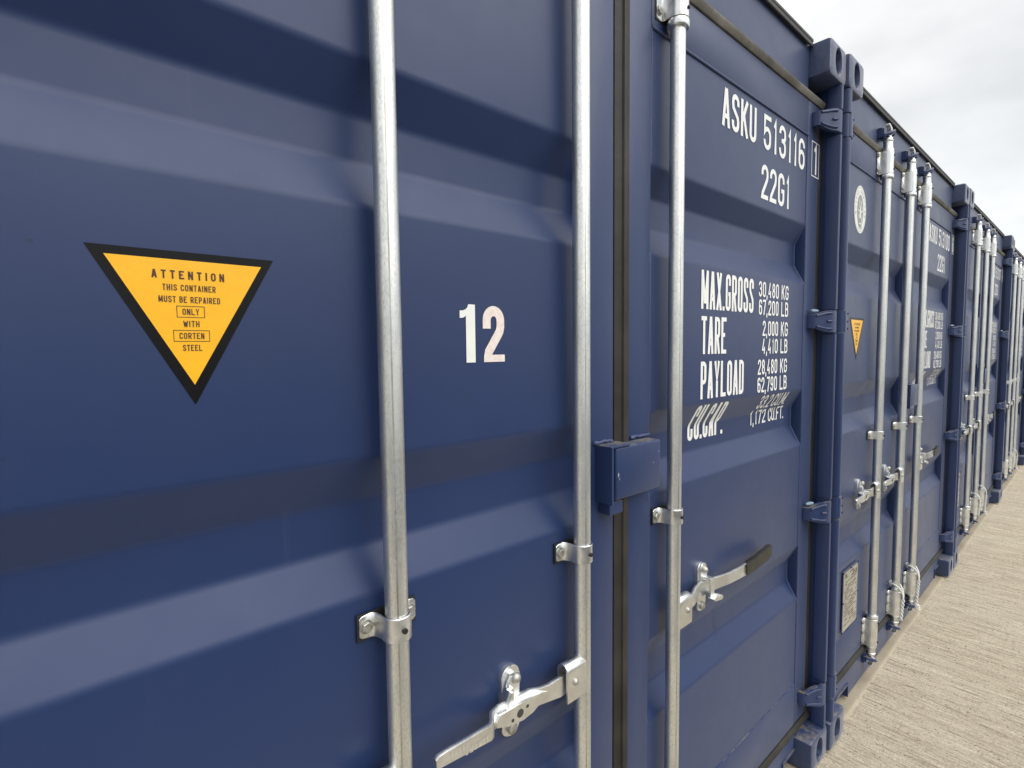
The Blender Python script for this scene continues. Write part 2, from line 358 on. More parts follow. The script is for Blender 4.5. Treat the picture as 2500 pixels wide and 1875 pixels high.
def text(bm, s, x0, x1, z0, h, t, put, gapk=.30, step=.02, narrow=None):
    # fits the string between x0 and x1; glyph widths follow
    wid = {'1': .62, 'I': .38, '.': .30, ',': .30, ' ': .5, 'M': 1.28, 'W': 1.3, 'T': .95}
    if narrow: wid.update(narrow)
    tot = sum(wid.get(c, 1) for c in s)+gapk*(len(s)-1)
    u = (x1-x0)/tot; x = x0
    for c in s:
        w = u*wid.get(c, 1)
        if c in '.,':
            q = [[(w/2-t*.5, t/2), (w/2+t*.5, t/2)]] if c == '.' else [[(w/2, t), (w/2-t*.25, -t*1.1)]]
            for k, st in enumerate(q): ribbon(bm, [(x+a, z0+b) for a, b in st], t, put, k, step)
        else:
            r = min(.24, max(.05, (w-t)/2/(h-t)))
            for k, st in enumerate(glyph(c, r)):
                if c == 'I': pts = [(x+w/2, z0+t/2*0+b*h) for a, b in st]
                else:
                    pts = []
                    for a, b in st: pts.append((x+t/2+a*(w-t), z0+t/2+b*(h-t)))
                    p = [Vector(q) for q in pts]
                    for e in (0, -1):       # square off free vertical ends
                        d = (p[e]-p[1 if e == 0 else -2])
                        if d.length > 1e-9 and abs(d.normalized().y) > .55 and (b := st[e][1]) in (0, 1): pts[e] = (pts[e][0]+d.normalized().x*t*.3, pts[e][1]+(t/2 if b else -t/2))
                        elif d.length > 1e-9 and abs(d.normalized().x) > .95 and st[e][1] in (0, 1): pts[e] = (pts[e][0]+math.copysign(t/2, d.x), pts[e][1])
                ribbon(bm, pts, t, put, k, step)
        x += w+u*gapk

# ------------------------------------------------------------------ container measures
YD, YP, YR = .063, .066, .101          # door frame face, panel crest, panel trough
W, H, LEN = 2.438, 2.591, 6.058
CRE_L = [(1.973, 1.905, 1.837, 1.767), (1.402, 1.332, 1.261, 1.196), (.832, .764, .692, .628)]
CRE_R = [(1.984, 1.920, 1.845, 1.778), (1.408, 1.345, 1.274, 1.208), (.842, .776, .702, .638)]
def profile(cre, z0, z1):
    raw = [(z1, YP)]
    for a, b, c, d in cre: raw += [(a, YP), (b, YR), (c, YR), (d, YP)]
    raw.append((z0, YP)); out = [raw[0]]; R = .0075
    for i in range(1, len(raw)-1):
        p0, p, p1 = (Vector(q) for q in raw[i-1:i+2])
        a = p+(p0-p).normalized()*R; b = p+(p1-p).normalized()*R
        for k in range(7):
            s = k/6; out.append(tuple(a*(1-s)**2+p*2*s*(1-s)+b*s*s))
    out.append(raw[-1]); return out
PZ0, PZ1 = .318, 2.288
PROF_L, PROF_R = profile(CRE_L, PZ0, PZ1), profile(CRE_R, PZ0, PZ1)
def yof(prof, z):
    zs = [p[0] for p in prof][::-1]; ys = [p[1] for p in prof][::-1]
    return float(np.interp(z, zs, ys))

def new_thing(name, label, cat, loc, group=None):
    o = bpy.data.objects.new(name, None); COL.objects.link(o); o.location = loc; o['root'] = 1
    o.empty_display_size = .2
    o['label'] = label; o['category'] = cat
    if group: o['group'] = group
    return o

def casting(x0, x1, y0, y1, z0, z1, side):
    bm = B(); cx, cz = (x0+x1)/2, (z0+z1)/2
    hx, hz = (x1-x0)/2, (z1-z0)/2; n = 48; s = 1 if y1 > y0 else -1
    ocx = cx
    def rect(inset, rad):
        out = []
        for i in range(n):
            a = 2*math.pi*(i+.5)/n; dx, dz = math.cos(a), math.sin(a); ax, az = hx-inset, hz-inset
            k = min(ax/abs(dx) if abs(dx) > 1e-6 else 9, az/abs(dz) if abs(dz) > 1e-6 else 9)
            x, z = dx*k, dz*k
            ex, ez = abs(x)-(ax-rad), abs(z)-(az-rad)
            if ex > 0 and ez > 0:
                q = math.hypot(ex, ez)
                if q > rad: x = math.copysign(ax-rad+ex*rad/q, x); z = math.copysign(az-rad+ez*rad/q, z)
            out.append((cx+x, cz+z))
        return out
    def hole(k):
        out = []
        rx, rz = .0285*k, .0415*k; off = 0.0
        for i in range(n):
            a = 2*math.pi*(i+.5)/n; c, q = math.cos(a), math.sin(a)
            out.append((cx+off+math.copysign(abs(c)**.92, c)*rx, cz+math.copysign(abs(q)**.92, q)*rz))
        return out
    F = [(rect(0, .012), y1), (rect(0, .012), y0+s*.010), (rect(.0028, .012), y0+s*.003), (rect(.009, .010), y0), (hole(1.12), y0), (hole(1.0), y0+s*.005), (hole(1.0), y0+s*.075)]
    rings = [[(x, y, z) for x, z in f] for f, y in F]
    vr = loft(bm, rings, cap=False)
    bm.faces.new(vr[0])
    f = bm.faces.new(vr[-1]); f.material_index = 1  # black end cap stands in for the shade inside the hollow casting
    return bm
def round_rect(x0, x1, z0, z1, r, n=5):
    o = []
    for cx, cz, a in ((x1-r, z1-r, 0), (x0+r, z1-r, 90), (x0+r, z0+r, 180), (x1-r, z0+r, 270)):
        o += [(cx+r*math.cos(math.radians(a+90*k/n)), cz+r*math.sin(math.radians(a+90*k/n))) for k in range(n+1)]
    return o

def hinge_mesh(zc, side):
    # blade welded to the door stile, wrapping forward over the corner post; drawn for the right side, mirrored for the left
    bm = B(); hh = .039
    path = [(-.132, YD-.001), (-.131, .044), (-.124, .036), (-.100, .026), (-.080, .014), (-.066, .004), (-.050, .001), (-.036, -.001), (-.026, .001), (-.021, .008)]
    n = len(path); zl = []; zh = []
    for i, (x, y) in enumerate(path):
        k = min(1, max(0, (x+.128)/.05)); q = hh*(.62+.38*k)
        zl.append(zc-q); zh.append(zc+q)
    band(bm, path, zl, zh, .016)
    for k, off in enumerate((hh-.010, -hh+.012, 0.0)):       # raised rims along the edges and a middle rib
        pts = []
        for x, y in path[(2 if k < 2 else 4):6]:
            kk = .62+.38*min(1, max(0, (x+.128)/.05)); pts.append((x, y-.0002, zc+off*kk))
        tube(bm, pts, .0046, 8)
    if side < 0:
        for v in bm.verts: v.co.x = -W-v.co.x
    return bm

SCUFFS_R = (([(-.392, .803), (-.430, .798), (-.436, .734), (-.361, .631)], .0022), ([(-.703, .810), (-.711, .764), (-.702, .722), (-.69, .67)], .0028), ([(-.828, .820), (-.847, .776), (-.840, .74), (-.805, .700)], .0022), ([(-.693, .750), (-.689, .695), (-.670, .66), (-.640, .630)], .0020))
SCUFFS_L = (([(-2.007, .803), (-2.037, .768), (-2.019, .71), (-1.937, .645)], .004), ([(-2.061, .805), (-2.097, .773), (-2.079, .726), (-2.022, .676)], .004))
def container(loc):
    root = new_thing('shipping_container', '', 'container', loc, 'navy shipping containers in the row')
    P = lambda n, bm, m, parent=root, **k: build(n, bm, m, parent, **k)
    # --- corner castings
    for x0, x1, sd in ((-W, -W+.162, -1), (-.162, 0, 1)):
        for z0, z1 in ((0, .118), (H-.118, H)):
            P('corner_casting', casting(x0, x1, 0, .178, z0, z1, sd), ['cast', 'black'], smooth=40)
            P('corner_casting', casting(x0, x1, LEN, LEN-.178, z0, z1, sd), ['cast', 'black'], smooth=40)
    # --- front corner posts: folded lip in front, body behind
    for sd in (1, -1):
        bm = B()
        lip = [(-.041, .044), (-.041, .005), (-.0385, .0013), (-.034, 0), (-.025, 0), (-.0165, .0035), (-.0115, .011), (-.0105, .044)]
        body = [(-.032, .0445), (-.004, .0445), (-.004, .170), (-.032, .170)]
        if sd < 0: lip = [(-W-x, y) for x, y in lip]; body = [(-W-x, y) for x, y in body]
        # the lip is cut away where the hinges sit
        cuts = [.118, .210, .296, .908, .996, 1.606, 1.690, 2.304, 2.388, H-.118]
        for i in range(0, len(cuts), 2): prism_z(bm, lip, cuts[i]+.0008, cuts[i+1]-.0008, .0015)
        for i in range(1, len(cuts)-1, 2):
            knuckle = [(x, y+.0035) for x, y in lip]
            prism_z(bm, knuckle, cuts[i]+.001, cuts[i+1]-.001, .001)
        prism_z(bm, body, .118, H-.118)
        P('corner_post', bm, 'paint', smooth=35)
        bm = B(); box(bm, *((-.10, -.004) if sd > 0 else (-W+.004, -W+.10)), LEN-.17, LEN-.01, .118, H-.118, .004)
        P('corner_post', bm, 'paint')
    # --- header and sill
    bm = B()
    box(bm, -W+.163, -.163, .066, .130, 2.434, 2.588, .002)
    box(bm, -W+.060, -.060, .072, .130, 2.380, 2.4335, .002)
    hd = P('door_header', bm, 'paint')
    bm = B(); box(bm, -W+.1635, -.1635, .052, .140, 2.5885, 2.5985, .002)
    box(bm, -W+.1635, -.1635, .053, .060, 2.574, 2.588, .002); P('rain_gutter', bm, 'edge', hd)
    bm = B()
    n0, n1 = -W+.162+.008, -2.036
    prism(bm, [(-W+.163, .132), (-.163, .132), (-.163, .068), (-.266, .068), (-.266, .010), (n1, .010), (n1, .066), (-W+.163, .066)], .060, .16, .002)
    sl = P('door_sill', bm, 'paint')
    bm = B()
    box(bm, -W+.163, n1, .054, .0598, .065, .073, .0015); box(bm, n1-.001, n1+.007, .0545, .0598, .011, .0725, .0015)
    P('pocket_trim', bm, 'paint', sl)
    bm = B(); box(bm, -.266, -.163, .054, .0598, .067, .075, .0015); box(bm, -.273, -.265, .0545, .0598, .011, .0745, .0015)
    P('pocket_trim', bm, 'paint', sl)
    bm = B(); box(bm, -W+.165, -.165, .064, .12, .1323, .1345, 0); P('sill_dust', bm, 'dust', sl)
    # --- body behind the doors
    def corr_sheet(x, sgn):
        bm = B(); z0, z1 = .16, 2.49; pts = []; y = .18; k = 0
        while y < LEN-.2:
            for dy, d in ((0, 0), (.07, 0), (.138, .036), (.208, .036)): pts.append((y+dy, d))
            y += .278
        a = [bm.verts.new((x+sgn*d, min(yy, LEN-.17), z0)) for yy, d in pts]; b = [bm.verts.new((x+sgn*d, min(yy, LEN-.17), z1)) for yy, d in pts]
        for i in range(len(a)-1): bm.faces.new((a[i], a[i+1], b[i+1], b[i]))
        return bm
    P('side_wall', corr_sheet(-.008, -1), 'paint'); P('side_wall', corr_sheet(-W+.008, 1), 'paint')
    for x0, x1 in ((-W+.004, -W+.06), (-.06, -.004)):
        bm = B(); box(bm, x0, x1, .18, LEN-.18, 2.49, 2.57, .003); P('top_rail', bm, 'paint')
        bm = B(); box(bm, x0, x1, .18, LEN-.18, .03, .16, .003); P('bottom_rail', bm, 'paint')
    bm = B(); box(bm, -W+.05, -.05, .141, LEN-.14, 2.545, 2.572, .004); P('roof', bm, 'paint')
    bm = B(); box(bm, -W+.11, -.11, LEN-.1, LEN-.06, .03, 2.56, .004); P('end_wall', bm, 'paint')
    bm = B(); box(bm, -W+.061, -.061, .17, LEN-.12, .09, .15, 0); P('floor', bm, 'edge')
    # --- doors
    doors = []
    for side, xs, prof in (('L', (-2.380, -2.285, -1.322, -1.238), PROF_L), ('R', (-1.186, -1.100, -.160, -.058), PROF_R)):
        a, b, c, d = xs; bm = B()
        box(bm, a, b, YD, YD+.048, .160, 2.404, .004, 3); box(bm, c, d, YD, YD+.048, .160, 2.404, .004, 3)
        box(bm, b+.0004, c-.0004, YD+.0006, YD+.048, 2.290, 2.4035, .003); box(bm, b+.0004, c-.0004, YD-.0006, YD+.048, .1605, .318, .0035)
        rows = [[(x, y, z) for z, y in prof] for x in (b-.003, c+.003)]
        vr = [[bm.verts.new(p) for p in r] for r in rows]
        for i in range(len(prof)-1):
            bm.faces.new((vr[0][i], vr[0][i+1], vr[1][i+1], vr[1][i]))
        dr = P('door', bm, 'paint', smooth=28); doors.append(dr)
        for x in (b+.001, c-.001):                 # weld beads round the panel
            bm = B(); tube(bm, [(x, y-.0005, z) for z, y in prof[::2]], .0028, 6); P('weld_bead', bm, 'weld', dr, smooth=60)
        bm = B(); tube(bm, [(b, YD+.001, 2.2865), ((b+c)/2, YD+.0012, 2.2865), (c, YD+.001, 2.2865)], .0035, 8)
        P('weld_bead', bm, 'weld', dr, smooth=60)
        # rubber seal along top, bottom and outer edge
        for zz, s in ((2.404, 1), (.160, -1)):
            bm = B(); pr = [(.070, zz+.0005*s), (.060, zz+.001*s), (.052, zz+.013*s), (.052, zz+.020*s), (.062, zz+.029*s), (.070, zz+.029*s)]
            loft(bm, [[(x, y, z) for y, z in pr] for x in (a-.024 if side == 'L' else a-.0005, d+.0005 if side == 'L' else d+.030)]); P('door_seal', bm, 'rubber_dusty' if s > 0 else 'rubber', dr, smooth=40)
        bm = B(); xe, s = (d, 1) if side == 'R' else (a, -1)
        pr = [(xe+.0005*s, .074), (xe+.001*s, .064), (xe+.010*s, .060), (xe+.026*s, .062), (xe+.034*s, .074)]
        prism_z(bm, pr, .135, 2.43); P('door_seal', bm, 'rubber', dr, smooth=40)
        if side == 'R':                            # astragal seal between the leaves
            pr = [(a-.0015, .080), (a-.0015, .0600), (a-.007, .0575), (a-.021, .0585), (a-.0235, .0635), (a-.041, .070), (a-.0425, .080)]
            bm = B(); prism_z(bm, pr, .140, 2.424); P('door_seal', bm, 'rubber', dr, smooth=40)
        for zc in (2.346, 1.648, .952, .253):
            sd = 1 if side == 'R' else -1
            hg = P('hinge', hinge_mesh(zc, sd), 'paint', dr, smooth=50)
    dl, drr = doors
    # --- prints on the doors
    fl = lambda x, z, k=0: (x, YP-.0011-.00018*k, z)
    def put(prof, base=.0009): return lambda x, z, k=0: (x, yof(prof, z)-base-.00018*k, z)
    bm = B(); tri = [(-2.128, 1.676), (-1.939, 1.676), (-2.033, 1.498)]
    def scaled(k, cy=1.6163): return [(-2.0335+(x+2.0335)*k, cy+(z-cy)*k) for x, z in tri]
    inner = [(-2.112, 1.6665), (-1.954, 1.6665), (-2.033, 1.5215)]
    bm.faces.new([bm.verts.new((x, YP-.0008, z)) for x, z in tri])
    dc = P('warning_decal', bm, 'decal_black', dl)
    bm = B(); bm.faces.new([bm.verts.new((x, YP-.0011, z)) for x, z in inner])
    P('warning_decal_field', bm, 'yellow', dl)
    T = lambda x, z, k=0: (x, YP-.0014-.0001*k, z)
    for word, w, z, h, t, gap in (('ATTENTION', .0735, 1.6445, .0095, .0017, .75), ('THIS CONTAINER', .0540, 1.6310, .0072, .00105, .3), ('MUST BE REPAIRED', .0625, 1.6175, .0072, .00105, .3), ('ONLY', .0170, 1.6035, .0072, .00105, .3),
                                  ('WITH', .0165, 1.5895, .0072, .00105, .3), ('CORTEN', .0255, 1.5755, .0072, .00105, .3), ('STEEL', .0195, 1.5615, .0072, .00105, .3)):
        bm = B(); text(bm, word, -2.0335-w/2, -2.0335+w/2, z, h, t, T, gap)
        if word in ('ONLY', 'CORTEN'):
            x0, x1, za, zb = -2.0335-w/2-.0055, -2.0335+w/2+.0055, z-.0028, z+.0100
            ribbon(bm, [(x0, za), (x1, za), (x1, zb), (x0, zb), (x0, za)], .0007, T, 0, .02)
        P('warning_print', bm, 'brown', dl)
    # oval class emblem
    ox, oz, rx, rz = -2.037, 2.124, .0785, .097
    def ell(k, y): return [(ox+rx*k*math.cos(2*math.pi*i/48), y, oz+rz*k*math.sin(2*math.pi*i/48)) for i in range(48)]
    bm = B(); bm.faces.new([bm.verts.new(p) for p in ell(1, YP-.0008)]); P('emblem', bm, 'num_white', dl)
    bm = B(); E = lambda x, z, k=0: (x, YP-.0012-.0001*k, z)
    bm.faces.new([bm.verts.new((ox+.041*math.cos(2*math.pi*i/40), YP-.0011, oz-.006+.066*math.sin(2*math.pi*i/40))) for i in range(40)])
    ribbon(bm, [(ox+rx*.93*math.cos(2*math.pi*i/48), oz+rz*.93*math.sin(2*math.pi*i/48)) for i in range(49)], .0012, E, 0, .1)
    def around(s, a0, a1, rr, flip=False):
        for i, c in enumerate(s):
            a = math.radians(a0+(a1-a0)*i/(len(s)-1)); cx, cz = ox+rx*rr*math.cos(a), oz+rz*rr*math.sin(a)
            an = math.atan2(rz*math.sin(a), rx*math.cos(a))-math.pi/2+(math.pi if flip else 0)
            ca, sa = math.cos(an), math.sin(an)
            def pt(x, z, k=0, cx=cx, cz=cz, ca=ca, sa=sa): return E(cx+x*ca-z*sa, cz+x*sa+z*ca, k)
            if c != ' ': text(bm, c, -.0048, .0048, -.006, .012, .0020, pt)
    around('BUREAU VERITAS', 196, -16, .76); around('1828', 250, 290, .78, True)
    P('emblem_print', bm, 'greyprint', dl)
    bm = B(); E2 = lambda x, z, k=0: (ox+x, YP-.0016-.0001*k, oz-.006+z)
    for k, (st, t) in enumerate(([[(-.012, .046), (-.010, .018), (.002, .010), (.014, .044)], .006], [[(.002, .012), (.001, -.008), (-.006, -.03)], .013], [[(-.028, .002), (-.004, -.004)], .006], [[(.006, -.006), (.028, .004), (.022, .022)], .006],
                    [[(.004, -.018), (.014, -.034), (.012, -.05)], .007], [[(-.018, -.012), (-.02, -.034)], .007], [[(-.016, -.052), (.016, -.052)], .005], [[(.018, -.012), (.022, -.034)], .005])):
        ribbon(bm, st, t, E2, k, .05)
    P('emblem_figure', bm, 'num_white', dl)
    # approval plate low on the left leaf
    bm = B(); box(bm, -2.132, -1.934, YD-.0035, YD-.0008, .331, .602, .001); P('plate_backing', bm, 'paint', dl)
    bm = B(); box(bm, -2.126, -1.940, YD-.0048, YD-.0036, .336, .592, 0); P('approval_plate', bm, 'plate', dl)
    bm = B(); rnd = random.Random(3)
    z = .578
    for k in range(22):
        x = -2.118+rnd.random()*.02; h = .0042 if k > 2 else .0065
        while x < -1.952:
            w = .01+rnd.random()*.03
            if rnd.random() < .62: bm.faces.new([bm.verts.new((xx, YD-.00515, zz)) for xx, zz in ((x, z), (min(x+w, -1.948), z), (min(x+w, -1.948), z+h), (x, z+h))])
            x += w+.006
        z -= .0105
    P('plate_print', bm, 'brown', dl)
    for x, zz in ((-2.128, .597), (-2.128, .465), (-2.128, .335), (-2.033, .597), (-1.937, .597), (-1.937, .465), (-1.937, .335)):
        bm = B(); disc_y(bm, x, zz, YD-.009, YD-.0036, .005, 10, dome=1); P('rivet', bm, 'paint', dl, smooth=60)
    # fixed lettering on the right leaf
    PR = put(PROF_R)
    def word(t, x0, x1, z, h, st, gap=.26, step=.02):
        bm = B(); text(bm, t, x0, x1, z, h, st, PR, gap, step); P('lettering', bm, 'white', drr)
    word('22G1', -.517, -.304, 2.011, .103, .0135, .24)
    word('MAX.GROSS', -.864, -.555, 1.662, .102, .0112, .24); word('TARE', -.861, -.723, 1.542, .101, .0112, .24); word('PAYLOAD', -.862, -.612, 1.421, .101, .0112, .24)
    bm = B(); text(bm, 'CU.CAP', -.866, -.690, 1.304, .100, .0112, PR, .24, step=.005); P('lettering', bm, 'white', drr); bm = B(); text(bm, '.', -.686, -.664, 1.304, .10, .0115, PR, step=.005); P('lettering', bm, 'white', drr)
    for a1, a2, x0, x1, xe, z in (('30,480', 'KG', -.520, -.372, -.350, 1.714), ('67,200', 'LB', -.517, -.372, -.350, 1.659), ('2,000', 'KG', -.488, -.372, -.350, 1.594), ('4,410', 'LB', -.489, -.372, -.350, 1.538),
                           ('28,480', 'KG', -.516, -.372, -.350, 1.473), ('62,790', 'LB', -.517, -.372, -.350, 1.417)):
        word(a1, x0, x1, z, .0475, .0066); word(a2, xe, -.294, z, .0475, .0066)
    word('33.2', -.470, -.378, 1.360, .045, .0062, .26, .005); word('CU.M.', -.362, -.250, 1.360, .045, .0062, .2, .005)
    word('1,172', -.489, -.372, 1.308, .046, .0062, .26, .005); word('CU.FT.', -.352, -.226, 1.308, .046, .0062, .2, .005)
    # pale scuffs left by swinging handles
    def scuff(pts, w, door, prof):
        P2 = [Vector(p) for p in pts]; out = []
        for i in range(25):
            q = i/24*(len(P2)-1); k = min(int(q), len(P2)-2); t = q-k
            p0, p1, p2, p3 = P2[max(k-1, 0)], P2[k], P2[k+1], P2[min(k+2, len(P2)-1)]
            out.append(tuple(.5*((2*p1)+(p2-p0)*t+(2*p0-5*p1+4*p2-p3)*t*t+(3*p1-p0-3*p2+p3)*t**3)))
        bm = B(); ribbon(bm, out, w, put(prof, .0004), 0, .006); P('scuff_mark', bm, 'scuff', door)
    for pts, w in SCUFFS_R: scuff(pts, w, drr, PROF_R)
    for pts, w in SCUFFS_L: scuff(pts, w, dl, PROF_L)
    # --- lock box across the two leaves
    bm = B(); box(bm, -1.2815, -1.1155, .0225, YD-.001, 1.2385, 1.3505, .0045, 3); lb = P('lock_box', bm, 'paint', smooth=40)
    bm = B()
    prism_z(bm, [(-1.3015, YD-.001), (-1.3015, .0175), (-1.2955, .0175), (-1.2955, YD-.001)], 1.2325, 1.3555, .0012)
    box(bm, -1.2953, -1.232, .0205, YD-.001, 1.3512, 1.3555, .001)
    P('lock_box_cover', bm, 'paint', lb, smooth=40)
    for x0, x1, zz in ((-1.310, -1.247, 1.359), (-1.180, -1.105, 1.3565)):
        bm = B(); pts = [(x0+(x1-x0)*i/12, YD-.003-.004*noise.noise(Vector((i*.7, x0*9, 0))), zz+.0035*noise.noise(Vector((i*.9, x0*5, 2)))) for i in range(13)]
        tube(bm, pts, [.0035+.003*abs(noise.noise(Vector((i*1.3, 4, x0)))) for i in range(13)], 7); P('weld_bead', bm, 'weld', lb, smooth=60)
    for x, z, w, h in ((-1.2755, 1.288, .004, .010), (-1.271, 1.281, .0025, .006), (-1.126, 1.322, .004, .003), (-1.150, 1.300, .010, .0012)):
        bm = B(); bm.faces.new([bm.verts.new((x+w*q, .0221, z+h*r)) for q, r in ((0, .1), (.45, 0), (1, .35), (.8, .9), (.4, 1), (.1, .6))]); P('paint_chip', bm, 'chip', lb)
    bm = B(); box(bm, -1.290, -1.245, .032, YD-.001, 1.2055, 1.2325, .002); P('lock_box_stop', bm, 'paint', lb)
    bm = B(); tube(bm, [(-1.110+.012*math.sin(a), YD-.016*math.sin(a)-.002, 1.275+.016*math.cos(a)) for a in np.linspace(.2, math.pi-.2, 9)], .003, 7); P('lock_box_ring', bm, 'paint', lb, smooth=60)
    # --- locking bars
    YB, RB = .034, .0172
    for bi, bx in enumerate((-1.793, -1.377, -1.039)):
        bm = B(); lathe(bm, bx, YB, [(.20, RB), (2.36, RB)], 32, cap=False)
        bar = P('locking_bar', bm, 'galv', smooth=50, origin=(bx, YB, 1.2))
        # round guide straps half way up and lower down
        def strap(zc, hh, wl, wr, ry, th, bolts):
            bm = B(); path = [(-wl, .0605), (-wl+.004, .0605), (-wl+.014, .0605), (-.027, .0600), (-.0235, .056), (-ry, .046)]
            path += [(ry*math.cos(math.radians(a)), YB+ry*math.sin(math.radians(a))) for a in range(180+8, 360, 14)]
            path += [(ry, .046), (.0235, .056), (.027, .0600), (wr-.014, .0605), (wr-.004, .0605), (wr, .0605)]
            zl = [zc-hh]*len(path); zh = [zc+hh]*len(path)
            for i, k in ((0, .005), (1, .0015), (-1, .005), (-2, .0015)): zl[i] += k; zh[i] -= k
            band(bm, [(bx+x, y) for x, y in path], zl, zh, th)
            g = P('bar_guide', bm, 'zinc', bar, smooth=40)
            bm = B(); box(bm, bx-wl-.0035, bx+wr+.001, .0612, YD+.0015, zc-hh-.002, zc+hh+.002, .0006)
            lathe(bm, bx, YB, [(zc-hh+.001, ry-th-.0002), (zc+hh-.001, ry-th-.0002)], 24)
            P('guide_liner', bm, 'black', bar, smooth=40)
            for xx, zz in bolts: bm = B(); hexbolt(bm, bx+xx, zz, .0605, rot=random.random()); P('bolt', bm, 'bolt', bar, smooth=30)
            return g
        strap(1.152, .0185, .047, .047, .0215, .0032, [(-.036, 1.152), (.036, 1.152)])
        bm = B(); disc_y(bm, bx, 1.152, YB-.0215-.0032-.0008, YB-.018, .0042, 12); P('liner_stud', bm, 'black', bar)
        for z0, z1, up in ((2.309, 2.407, 1), (.165, .293, -1)):
            zc, hh = (z0+z1)/2, (z1-z0)/2
            strap(zc, hh, .046, .046, .0235, .0035, [(-.037, z0+.019), (.037, z0+.019), (-.037, z1-.017), (.037, z1-.017)]+([(-.037, zc)] if up < 0 else []))
            for zz in (z0+.02, z1-.018):
                bm = B(); disc_y(bm, bx+.004, zz, YB-.0235-.0035-.0006, YB-.018, .0040, 12); P('liner_stud', bm, 'black', bar)
            bm = B()                                       # collar on the tube side
            zcoll = z0-.011 if up > 0 else z1+.011
            lathe(bm, bx, YB, [(zcoll-.0085, RB+.001), (zcoll-.0085, .0238), (zcoll-.006, .0252), (zcoll+.006, .0252), (zcoll+.0085, .0238), (zcoll+.0085, RB+.001)], 28)
            P('collar', bm, 'zinc', bar, smooth=40)
            # neck and cam beyond the housing
            bm = B(); s = up; zb = z1 if up > 0 else z0; k = 1.0 if up > 0 else .85
            pr = [(zb-.004*s, .0205), (zb+.007*s*k, .0225), (zb+.012*s*k, .019), (zb+.040*s*k, .0175), (zb+.042*s*k, .0195), (zb+.047*s*k, .0195), (zb+.049*s*k, .017), (zb+.058*s*k, .0165), (zb+.062*s*k, .012), (zb+.076*s*k, .0115)]
            lathe(bm, bx, YB, pr, 24)
            zt = zb+.072*s*k
            # forged cam: slanted hook with two lugs
            def lug(pts, th):
                prism(bm, [(bx+x, zt+z*s*k) for x, z in pts], YB-th, YB+th*.6, .002)
            lug([(-.010, -.004), (.012, -.004), (.026, .024), (.022, .034), (-.016, .044), (-.023, .038), (-.018, .030), (.006, .024)], .010)
            tube(bm, [(bx-.019, YB-.006, zt-.002*s), (bx-.008, YB-.012, zt), (bx+.004, YB-.012, zt+.004*s)], .006, 8)
            P('cam', bm, 'zinc', bar, smooth=45)
        # keepers are welded to header and sill
        for zt, s, yk in ((2.407+.072, 1, .0655), (.165-.061, -1, .0595)):
            bm = B()
            for dx, w, yf in ((-.026, .004, .044), (-.040, .0035, .048)): prism_z(bm, [(bx+dx-w, yk), (bx+dx+w, yk), (bx+dx+w*.7, yf), (bx+dx-w*.7, yf)], zt-.018, zt+.026, .0015)
            prism(bm, [(bx-.046, zt-.016*s), (bx-.018, zt-.008*s), (bx-.014, zt+.004*s), (bx-.044, zt-.002*s)], .034, yk, .003)
            tube(bm, [(bx-.030, .044, zt-.006*s), (bx-.014, .022, zt+.002*s), (bx+.006, .016, zt+.012*s), (bx+.016, .015, zt+.018*s)], [.008, .0085, .0075, .005], 8)
            prism_z(bm, [(bx+.024, yk), (bx+.040, yk), (bx+.037, .030), (bx+.028, .030)], zt-.010, zt+.014, .003)
            prism_z(bm, [(bx+.028, .034), (bx+.040, .034), (bx+.039, .020), (bx+.030, .018)], zt+.001, zt+.013, .002)
            P('cam_keeper', bm, 'paint', smooth=40)
        # handle, hub and catch
        rt = bi == 2; s = 1 if rt else -1
        x0, x1 = bx+s*.006, bx+s*.062
        fold = [(.017, .868), (.017, .930)]+[(.031+.014*math.cos(a), .930+.014*math.sin(a)) for a in np.linspace(math.pi-.2, .2, 7)]+[(.045, .930), (.045, .878)]
        th = .0045; P2 = [Vector(p) for p in fold]; o = []
        for i in range(len(P2)):
            t = (P2[min(i+1, len(P2)-1)]-P2[max(i-1, 0)]).normalized(); nn = Vector((t.y, -t.x)); o.append((P2[i], P2[i]+nn*th))
        rings = []
        for xx in (x0, x1): rings.append([(xx, a.x, a.y) for a, b in o]+[(xx, b.x, b.y) for a, b in o[::-1]])
        bm = B(); loft(bm, rings)
        bmesh.ops.bevel(bm, geom=[e for e in bm.edges], offset=.0007, segments=1, affect='EDGES')
        P('handle_hub', bm, 'zinc', bar, smooth=40)
        bm = B(); disc_y(bm, bx+s*.040, .906, .0105, .0172, .0075, 14, dome=1); P('rivet', bm, 'bolt', bar, smooth=60)
        if not rt:
            path = [(.020, .027), (.072, .026), (.103, .026), (.125, .030), (.144, .037), (.215, .039), (.232, .035), (.246, .018), (.256, .012), (.300, .011), (.350, .011), (.362, .011), (.367, .011)]
            zt = [.922, .924, .923, .924, .926, .928, .928, .928, .928, .930, .931, .930, .926]
            zb = [.884, .883, .889, .890, .886, .890, .893, .897, .899, .904, .908, .909, .913]
        else:
            path = [(.020, .027), (.050, .027), (.080, .028), (.105, .034), (.130, .042), (.160, .046), (.199, .045), (.240, .035), (.282, .027), (.330, .022), (.372, .020), (.45, .022), (.52, .028), (.560, .034)]
            zt = [.924, .924, .925, .928, .930, .930, .929, .927, .927, .929, .931, .932, .933, .934]
            zb = [.892, .892, .893, .890, .888, .889, .890, .893, .894, .895, .896, .894, .892, .891]
        bm = B(); pp = [(bx+s*x, y) for x, y in path]
        if s < 0: pp = pp[::-1]; zt = zt[::-1]; zb = zb[::-1]
        band(bm, pp, zb, zt, .0085)
        if not rt:                                     # leaf shaped relief
            leaf = [(.092, .911), (.125, .917), (.165, .920), (.228, .923), (.236, .912), (.230, .899), (.205, .891), (.170, .884), (.145, .887)]
            prism(bm, [(bx-x, z) for x, z in leaf], .0265, .039, .0022)
